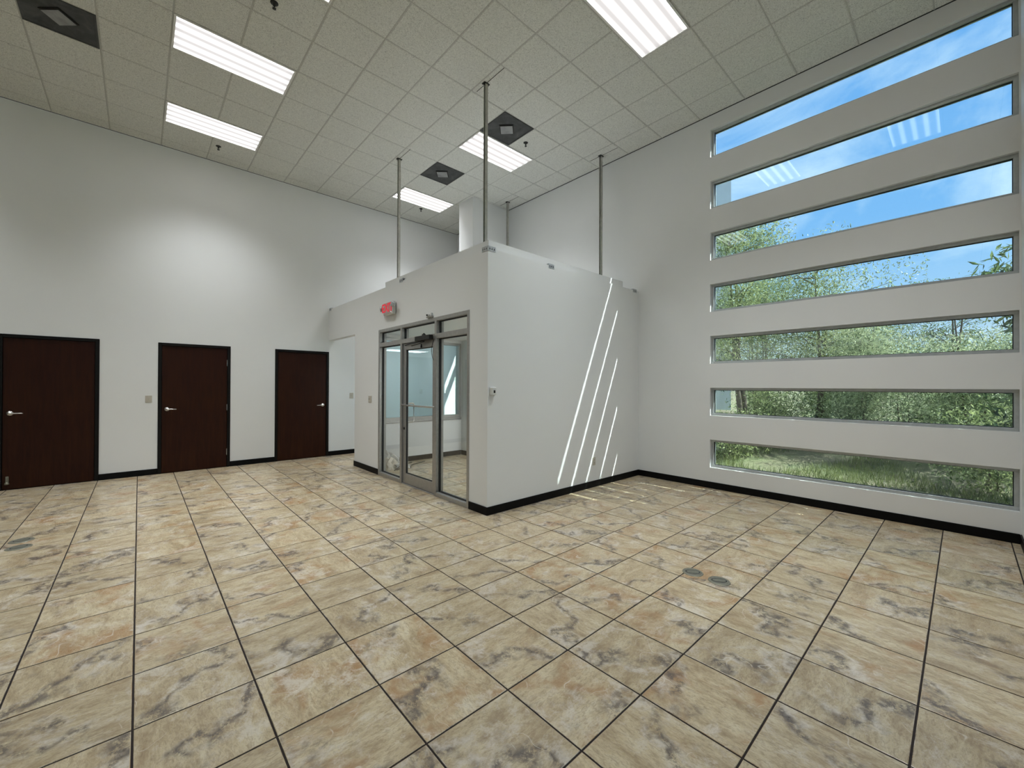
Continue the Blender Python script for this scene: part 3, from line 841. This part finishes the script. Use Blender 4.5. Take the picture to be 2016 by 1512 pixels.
def wall_plate(name, M, w, h, kind, label, cat, mat):
    e_ = empty(name); e_.matrix_world = M
    MB().cbox(-w / 2, w / 2, -0.007, 0, -h / 2, h / 2, 0.003).build('cover_plate', mat, e_)
    if kind == 'switch':
        MB().cbox(-.006, .006, -0.009, -0.006, -.013, .013, .001).cbox(-.004, .004, -0.018, -0.008, -.002, .010, .001).build('toggle', mat, e_)
    elif kind == 'double':
        for s in (-w / 4, w / 4): MB().cbox(s - .005, s + .005, -0.017, -0.006, -.004, .010, .001).build('toggle', mat, e_)
    else:
        for s in (-.022, .022):
            r = MB().cbox(-.016, .016, -0.009, -0.006, s - .014, s + .014, .003).build('receptacle', mat, e_)
            MB().box(-.008, -.005, -0.0095, -0.0085, s - .004, s + .007).box(.005, .008, -0.0095, -0.0085, s - .004, s + .007).build('socket_slot', M_SLOT, r)
    for s in (-.042, .042):
        if kind != 'outlet': MB().lathe([(.003, 0), (.003, .001)], (0, -0.007, s), (0, -1, 0), 8).build('screw', M_STEEL, e_)
    tag(e_, label, cat)


wall_plate('light_switch', T((0.130, L, 1.25)), 0.085, 0.115, 'switch', 'ivory light switch just left of the second wooden door', 'light switch', M_PLASTIC)
wall_plate('light_switch', T((3.452, L, 1.265)), 0.085, 0.12, 'switch', 'ivory light switch right of third door, in the passage', 'light switch', M_PLASTIC)
wall_plate('light_switch', T((5.171, L, 1.35)), 0.075, 0.12, 'switch', 'pale light switch seen through the interior window', 'light switch', M_WPLASTIC)
RW = Matrix.Rotation(-math.pi / 2, 4, 'Z')
wall_plate('light_switch', T((VX, 4.045, 1.25)) @ RW, 0.125, 0.12, 'double', 'two-gang ivory light switch left of the glazed door', 'light switch', M_PLASTIC)
wall_plate('wall_outlet', T((4.992, VY, 0.38)), 0.072, 0.118, 'outlet', 'ivory power outlet low on the sun-striped partition', 'outlet', M_PLASTIC)
# boxy sensor on the side partition
e_ = empty('wall_sensor', (3.040, VY, 1.425))
MB().cbox(-.032, .032, -.045, 0, -.045, .045, .006).build('housing', M_WPLASTIC, e_)
MB().cbox(-.013, .013, -.048, -.044, -.020, .012, .002).build('lens', M_SLOT, e_, 'small black square lens')
MB().cbox(-.040, .040, -.006, 0, -.052, .052, .002).build('back_plate', M_WPLASTIC, e_)
tag(e_, 'small white box sensor with black lens near the partition corner', 'sensor')
# motion sensor above the storefront
e_ = empty('door_sensor'); e_.matrix_world = T((VX, 2.06, 2.44)) @ RW
MB().cbox(-.07, .07, -.035, 0, -.022, .0, .004).build('base', M_ALU, e_)
MB().cbox(-.045, -.005, -.045, 0, 0, .03, .006).build('housing', M_WPLASTIC, e_)
MB().cbox(.02, .05, -.03, 0, 0, .045, .006).build('contact_block', M_WPLASTIC, e_)
MB().lathe([(.014, 0), (.010, .010), (.002, .013)], (-.025, -.045, .014), (0, -1, 0), 12).build('eye', M_SLOT, e_)
tag(e_, 'small door sensor on top of the storefront frame', 'sensor')

# ------------------------------------------------------------------ exit sign
e_ = empty('exit_sign'); e_.matrix_world = T((VX, 3.235, 2.705)) @ RW
MB().cbox(-.155, .155, -.075, -.010, -.10, .10, .008).build('housing', M_WPLASTIC, e_)
MB().cbox(-.06, .06, -.010, 0, -.06, .06, .002).build('mount', M_WPLASTIC, e_)
M_EXITFACE = simple('exit_face', (0.50, 0.40, 0.37), 0.5)
face = MB().cbox(-.14, .14, -.079, -.074, -.086, .086, .002).build('face_plate', M_EXITFACE, e_)
cu = bpy.data.curves.new('lettering', 'FONT'); cu.body = 'EXIT'; cu.size = 0.185; cu.align_x = 'CENTER'; cu.align_y = 'CENTER'; cu.extrude = 0.0015; cu.offset = 0.004
M_EXIT = make_emit('exit_red', (1.0, 0.07, 0.10), 0.62)
cu.materials.append(M_EXIT)
tmp = bpy.data.objects.new('tmp', cu); COL.objects.link(tmp); bpy.context.view_layer.update(); lme = bpy.data.meshes.new_from_object(tmp.evaluated_get(bpy.context.evaluated_depsgraph_get())); lme.name = 'lettering'; bpy.data.objects.remove(tmp)
if not lme.materials: lme.materials.append(M_EXIT)
lt = bpy.data.objects.new('lettering', lme); COL.objects.link(lt); lt.parent = e_; lt.location = (0, -.081, 0); lt.rotation_euler = (math.pi / 2, 0, 0); lt['label'] = 'glowing red EXIT letters'
for hx, hy, hz, ax in ((-.205, -.050, 0.015, (-.35, -.9, -.15)), (.215, -.055, 0.03, (.25, -.95, -.1))):
    hd = MB().lathe([(.018, 0), (.034, .012), (.044, .040), (.044, .050), (.032, .054)], (hx, hy, hz), ax, 18).build('lamp_head', M_GALV, e_, 'swivelling emergency lamp head')
    MB().tube([(max(-.15, min(.15, hx)), -.045, hz), (hx, hy, hz)], 0.012, 8).build('swivel', M_DARKMETAL, hd)
MB().lathe([(.006, 0), (.006, .002), (.002, .003)], (.125, -.079, -.07), (0, -1, 0), 10).build('indicator', make_emit('indicator_white', (1, .95, .9), 2.0), e_)
tag(e_, 'red lettered exit sign with twin lamp heads above the glazed door', 'exit sign')

# ------------------------------------------------------------------ round floor boxes
for x, y, r_, ang, lab in [(3.300, -1.400, 0.078, -52, 'round metal floor outlet on a grout line, right half, farther from viewer'), (3.305, -1.600, 0.078, -52, 'round metal floor outlet in the middle of a tile, right half'),
                           (-0.804, 3.156, 0.085, 20, 'round grey floor outlet at far left, nearer the doors'), (-0.789, 2.921, 0.085, 20, 'round grey floor outlet at far left, nearer the viewer')]:
    e_ = empty('floor_outlet', (x, y, 0.0), math.radians(ang))
    MB().lathe([(r_, 0.0005), (r_ - .002, 0.004), (r_ - .012, 0.006), (r_ - .013, 0.0045)], (0, 0, 0), (0, 0, 1), 32).build('flange', M_BRASS, e_)
    MB().lathe([(r_ - .014, 0.001), (r_ - .014, 0.0055), (r_ - .017, 0.006)], (0, 0, 0), (0, 0, 1), 32).build('lid', M_LID, e_)

    def oval(a, b, n=24): return [(a * math.copysign(abs(math.cos(w)) ** .8, math.cos(w)), b * math.sin(w)) for w in [2 * math.pi * q / n for q in range(n)]]
    MB().prism(oval(.055, .033), .0058, .0066).build('flap_groove', M_SLOT, e_)
    MB().prism(oval(.049, .026), .0060, .0070).build('flap', M_LID, e_)
    tag(e_, lab, 'floor outlet', 'round floor outlets')

# ------------------------------------------------------------------ heap of plastic wrap in the partition room
M_WRAP = simple('crumpled_plastic', (0.62, 0.60, 0.56), 0.22, 0.25, nscale=14, namt=0.35)
M_BAG = simple('cream_plastic_bag', (0.66, 0.60, 0.50), 0.45, nscale=9, namt=0.15)
M_STRAP = simple('black_strap', (0.02, 0.02, 0.02), 0.5)


def crumple(name, c, rx, ry, h, seed, mat, parent, n=20, amp=0.5):
    rng = random.Random(seed); bm = bmesh.new(); bmesh.ops.create_icosphere(bm, subdivisions=3, radius=1)
    for v in bm.verts:
        k = 1 + amp * (rng.random() - .5)
        z = max(v.co.z, -0.02) * h * k
        v.co = Vector((c[0] + v.co.x * rx * k, c[1] + v.co.y * ry * k, c[2] + max(z, 0.0)))
    me = bpy.data.meshes.new(name); bm.to_mesh(me); bm.free(); me.materials.append(mat)
    o = bpy.data.objects.new(name, me); COL.objects.link(o)
    if parent: o.parent = parent
    return o


hp = empty('plastic_heap', (3.42, 4.05, 0.0))
crumple('wrap', (-0.06, 0.10, 0.002), 0.20, 0.16, 0.28, 3, M_WRAP, hp)
crumple('bag', (-0.10, -0.02, 0.002), 0.16, 0.15, 0.20, 5, M_BAG, hp, amp=0.3)
crumple('wrap', (0.08, -0.10, 0.002), 0.17, 0.12, 0.10, 8, M_WRAP, hp, amp=0.7)
for q, pts in enumerate([[(-.05, -.22, .006), (.1, -.16, .03), (.25, -.05, .012), (.45, .08, .006), (.75, .2, .006)], [(0, .05, .10), (.15, .10, .05), (.3, .16, .008), (.5, .26, .006)], [(-.12, -.26, .008), (.02, -.2, .06), (.12, -.22, .02)]]):
    MB().tube(pts, 0.007, 6).build('strap', M_STRAP, hp)
tag(hp, 'heap of crumpled plastic wrap and black straps behind the glass', 'plastic heap')

# ------------------------------------------------------------------ outside
rng = random.Random(11)


def make_ground():
    m, nt, b = new_mat('lawn_soil'); P = position(nt)
    n1 = noise(nt, P, 0.9, 6, 0.6); n2 = noise(nt, P, 18, 5, 0.7)
    c = ramp(nt, n1, [(0.35, (0.20, 0.165, 0.11)), (0.5, (0.16, 0.15, 0.08)), (0.65, (0.17, 0.20, 0.085))])
    c = mixc(nt, ramp(nt, n2, [(0.35, 0.5), (0.6, 0.0)]), c, (0.11, 0.10, 0.06)); nt.links.new(c, b.inputs['Base Color']); b.inputs['Roughness'].default_value = 0.95
    bump(nt, b, n2, 0.6, 0.05); return m


M_GROUND = make_ground()


def gz(x, y):
    return -0.10 + 0.045 * max(0, x - 8) + 0.05 * math.sin(x * 1.3 + y * .7) + 0.04 * math.sin(y * 1.9 - x * .4)


NX, NY = 60, 70
vs = []; fs = []
for a in range(NX + 1):
    for b_ in range(NY + 1):
        x = W + WT + 0.02 + a / NX * 55; y = -30 + b_ / NY * 62
        x_ = W + WT + 0.02 + (a / NX) ** 1.7 * 55
        vs.append((x_, y, gz(x_, y)))
for a in range(NX):
    for b_ in range(NY):
        i_ = a * (NY + 1) + b_; fs.append((i_, i_ + NY + 1, i_ + NY + 2, i_ + 1))
tag(MB().add(vs, fs, True).build('ground', M_GROUND), 'grassy ground outside the slot windows', 'ground', kind='structure')
tag(MB().box(-12, W + WT + .01, -30, R - WT - .01, -0.14, -0.10).build('ground_south', M_GROUND), 'grassy ground beside the building', 'ground', kind='structure')


def leaf_mat(name, lo, hi, trans=0.4):
    m = bpy.data.materials.new(name); m.use_nodes = True; nt = m.node_tree; nt.nodes.clear()
    out = nt.nodes.new('ShaderNodeOutputMaterial'); df = nt.nodes.new('ShaderNodeBsdfPrincipled'); tl = nt.nodes.new('ShaderNodeBsdfTranslucent'); mx = nt.nodes.new('ShaderNodeMixShader')
    c = ramp(nt, noise(nt, position(nt), 9, 3, 0.6), [(0.38, lo), (0.62, hi)])
    nt.links.new(c, df.inputs['Base Color']); df.inputs['Roughness'].default_value = 0.45
    nt.links.new(c, tl.inputs['Color']); mx.inputs[0].default_value = trans
    nt.links.new(df.outputs[0], mx.inputs[1]); nt.links.new(tl.outputs[0], mx.inputs[2]); nt.links.new(mx.outputs[0], out.inputs['Surface']); return m


M_LEAF = leaf_mat('willowy_leaf', (0.06, 0.09, 0.025), (0.48, 0.53, 0.24), 0.42)
M_LEAF2 = leaf_mat('dark_glossy_leaf', (0.03, 0.055, 0.02), (0.26, 0.34, 0.14), 0.35)
M_LEAF3 = leaf_mat('pale_leaf', (0.10, 0.14, 0.05), (0.58, 0.63, 0.40), 0.42)
M_BARK = simple('grey_brown_bark', (0.12, 0.095, 0.07), 0.9, nscale=12, namt=0.4, bscale=30, bstr=0.5)


def leaves(name, centres, count, spread, ll, lw, mat, parent, seed, droop=0.4):
    """many small pointed leaves, folded along the midrib, around the branch points"""
    r = np.random.default_rng(seed)
    c = np.array(centres)[r.integers(0, len(centres), count)]
    sp = np.array(spread if isinstance(spread, (tuple, list)) else (spread,) * 3)
    p = c + np.clip(r.normal(0, 1, (count, 3)), -1.5, 1.5) * sp
    d = r.normal(0, 1, (count, 3)); d[:, 2] -= droop; d /= np.linalg.norm(d, axis=1)[:, None]
    o = np.cross(d, r.normal(0, 1, (count, 3))); o /= np.linalg.norm(o, axis=1)[:, None]
    nrm = np.cross(d, o)
    s = ll * r.uniform(0.6, 1.25, count)[:, None]; w = lw * r.uniform(0.7, 1.2, count)[:, None]
    V = np.stack([p, p + d * s * .45 + o * w * .5 + nrm * w * .18, p + d * s, p + d * s * .45 - o * w * .5 + nrm * w * .18], 1).reshape(-1, 3)
    n4 = np.arange(count) * 4
    F = np.concatenate([np.stack([n4, n4 + 1, n4 + 2], 1), np.stack([n4, n4 + 2, n4 + 3], 1)])
    me = bpy.data.meshes.new(name); me.from_pydata(V.tolist(), [], F.tolist()); me.materials.append(mat)
    ob = bpy.data.objects.new(name, me); COL.objects.link(ob); ob.parent = parent; ob['kind'] = 'stuff'
    return ob


def tree(x, y, h, crown, nleaf, mat, label, seed, base=0.25, ll=0.085, lw=0.021, stems=3, group='trees outside the windows', name='tree', spread=0.28, cat='tree'):
    r = random.Random(seed); z0 = gz(x, y) - 0.05
    e_ = empty(name, (x, y, z0)); tips = []
    for s in range(stems):
        a0 = r.uniform(0, 6.28); lean = r.uniform(0.02, 0.10) * h
        top = Vector((math.cos(a0) * lean, math.sin(a0) * lean, h * r.uniform(0.85, 1.0)))
        b0 = Vector((r.uniform(-.15, .15), r.uniform(-.15, .15), 0)) if stems > 1 else Vector((0, 0, 0))
        pts = [b0.lerp(top, u) + Vector((r.uniform(-.05, .05), r.uniform(-.05, .05), 0)) * h * .15 * (u > 0) for u in (0, .2, .4, .6, .8, 1)]
        r0 = 0.018 * h / math.sqrt(stems)
        mb = MB().tube(pts, [r0, r0 * .85, r0 * .68, r0 * .5, r0 * .32, r0 * .12], 8)
        tips += pts[3:]
        for q in range(max(4, int(12 / stems) + 2)):
            u = r.uniform(base, 0.95); p = b0.lerp(top, u); a = r.uniform(0, 6.28); ln = crown * r.uniform(.55, 1.05) * (1.15 - .6 * abs(u - .55))
            q1 = p + Vector((math.cos(a) * ln * .5, math.sin(a) * ln * .5, ln * r.uniform(.1, .45))); q2 = p + Vector((math.cos(a) * ln, math.sin(a) * ln, ln * r.uniform(.1, .6)))
            mb.tube([p, q1, q2], [r0 * .35, r0 * .2, r0 * .07], 5, False); tips += [q1, q2, q2, p.lerp(q1, .6)]
        mb.build('trunk', M_BARK, e_)
    leaves('foliage', [tuple(t_) for t_ in tips], nleaf, spread * crown, ll, lw, mat, e_, seed)
    tag(e_, label, cat, group); return e_


# tree positions
tree(10.6, 0.6, 5.6, 1.0, 15300, M_LEAF, 'tallest willowy tree, at the left end of the slot windows', 1, stems=2)
tree(12.2, -0.55, 4.6, 1.2, 15300, M_LEAF, 'willowy tree second from the left through the slot windows', 2, stems=2)
tree(11.6, -1.5, 2.8, 0.95, 13600, M_LEAF3, 'pale leafy tree in the middle of the slot window view', 3)
tree(14.2, 1.2, 4.6, 1.2, 15300, M_LEAF2, 'dark tree behind the tallest willowy tree', 4)
tree(13.2, -2.7, 3.8, 0.8, 1500, M_LEAF2, 'thin sparse tree with top branches against the sky', 5, base=0.5, spread=0.11)
tree(11.2, -2.95, 2.2, 0.95, 13600, M_LEAF3, 'pale bushy tree at the right of the slot windows', 6)
tree(15.2, -1.0, 3.0, 1.35, 15300, M_LEAF2, 'dark rounded tree far behind in the middle', 7)
tree(15.8, -3.8, 2.7, 1.35, 13600, M_LEAF2, 'dark rounded tree far behind at the right', 8)
tree(9.0, -3.75, 3.9, 0.75, 5950, M_LEAF2, 'near glossy oleander at the right end of the slot windows', 9, stems=3, ll=0.16, lw=0.035)
tree(8.0, -4.25, 6.6, 0.8, 7000, M_LEAF2, 'oleander close to the wall corner, leaves at the right edge', 10, stems=3, ll=0.16, lw=0.035)
tree(17.5, 2.6, 5.5, 1.8, 13600, M_LEAF, 'broad green tree in front of the white neighbouring building', 12)
SHRUB_LABELS = ['low shrub at the left end of the lowest slot window', 'low pale shrub left of middle in the lowest slot window', 'low dark shrub just right of middle in the lowest slot window', 'low shrub right of middle, nearest the glass',
                'pale shrub at the right end of the lower slot windows', 'dark shrub behind the grass, left of middle', 'shrub under the dark tree at the left', 'pale shrub under the thin sparse tree', 'dark tall shrub far behind at the right', 'smallest shrub, at the left corner of the lowest slot window',
                'pale broad shrub far behind in the middle', 'dark broad shrub farthest behind, right of middle']
for q, (x, y, h) in enumerate([(10.9, 0.1, 1.2), (11.6, -1.2, 1.2), (12.6, -2.75, 1.5), (9.3, -3.15, 1.15), (10.6, -3.6, 1.7), (13.0, -0.5, 1.7), (12.5, 0.9, 2.0), (12.8, -1.9, 2.2), (14.0, -3.0, 2.4), (9.6, 0.55, 0.7), (16.5, 0.2, 2.8), (18.0, -2.2, 3.0)]):
    tree(x, y, h, 0.62 if q < 10 else 1.2, 4200, (M_LEAF, M_LEAF3, M_LEAF2)[q % 3], SHRUB_LABELS[q], 40 + q, base=0.1, stems=3, name='shrub', group='shrubs outside the windows', spread=0.34, cat='shrub')

# unseen deep porch, added to keep direct sun out of the south slots
M_SUNBLOCK = simple('sun_block_stucco', (0.70, 0.71, 0.70), 0.85, nscale=3, namt=0.05)
e_ = empty('sun_block_porch', (-0.6, R - WT - 2.45, 5.75))
MB().box(-6.4, 6.4, -2.4, 2.4, 0, 0.25).build('roof_slab', M_SUNBLOCK, e_)
for q in range(5): MB().cbox(-6.2 + q * 3.05, -5.9 + q * 3.05, -2.3, -2.0, -5.86, 0, 0.01).build('post', M_SUNBLOCK, e_)
tag(e_, 'added unseen porch roof blocking sun from the south slots', 'porch')

# unseen pale slab, added to bounce sunlight into the corridor
tag(MB().cbox(W + WT + .02, 12.5, 4.2, 7.2, -0.2, 0.02, 0.01).build('bounce_slab', simple('pale_concrete', (0.62, 0.61, 0.58), 0.9, nscale=4, namt=0.08)), 'added unseen concrete slab bouncing sun into the corridor', 'bounce_slab', kind='structure')

# grass tufts
r = np.random.default_rng(5); cnt = 26000
gx = W + 0.5 + r.random(cnt) ** 1.3 * 7; gy = -4.5 + r.random(cnt) * 6.5
gzv = np.array([gz(a, b) for a, b in zip(gx, gy)])
clump = (np.sin(gx * 2.3 + np.cos(gy * 1.7) * 2) + np.sin(gy * 2.9)) > -0.2
gx, gy, gzv = gx[clump], gy[clump], gzv[clump]; cnt = len(gx)
hh = r.uniform(.05, .20, cnt); an = r.uniform(0, 6.28, cnt); ln = r.uniform(-.08, .08, (cnt, 2))
dx, dy = np.cos(an) * .006, np.sin(an) * .006
V = np.stack([np.stack([gx - dx, gy - dy, gzv - .01], 1), np.stack([gx + dx, gy + dy, gzv - .01], 1), np.stack([gx + ln[:, 0], gy + ln[:, 1], gzv + hh], 1)], 1).reshape(-1, 3)
F = (np.arange(cnt)[:, None] * 3 + np.arange(3)[None]).tolist()
me = bpy.data.meshes.new('grass'); me.from_pydata(V.tolist(), [], F); me.materials.append(leaf_mat('grass_blade', (0.10, 0.13, 0.04), (0.24, 0.27, 0.10), 0.3))
o = bpy.data.objects.new('grass', me); COL.objects.link(o); tag(o, 'rough grass growing outside below the slot windows', 'grass', kind='stuff')

# neighbouring white building
M_STUCCO = simple('white_stucco', (0.62, 0.64, 0.66), 0.85, nscale=3, namt=0.05, bscale=60, bstr=0.3)
e_ = empty('neighbour_building', (20, 4.28, 0), math.radians(28))
MB().box(0, 9, 0, 12, -0.5, 11.6).build('wall', M_STUCCO, e_)
MB().box(-0.05, 9.05, -0.05, 12.05, 11.6, 12.0).build('parapet', M_STUCCO, e_)
for q in range(3):
    for s in range(3):
        wd = MB().box(-0.04, 0.02, 1.2 + s * 3.4, 3.0 + s * 3.4, 1.2 + q * 3.4, 2.9 + q * 3.4).build('window', M_WINALU, e_)
        MB().box(-0.05, -0.03, 1.28 + s * 3.4, 2.92 + s * 3.4, 1.28 + q * 3.4, 2.82 + q * 3.4).build('glass', simple('far_glass', (0.05, 0.07, 0.09), 0.1) if q + s == 0 else bpy.data.materials['far_glass'], wd)
tag(e_, 'white stucco building beyond the trees at the left window ends', 'building')
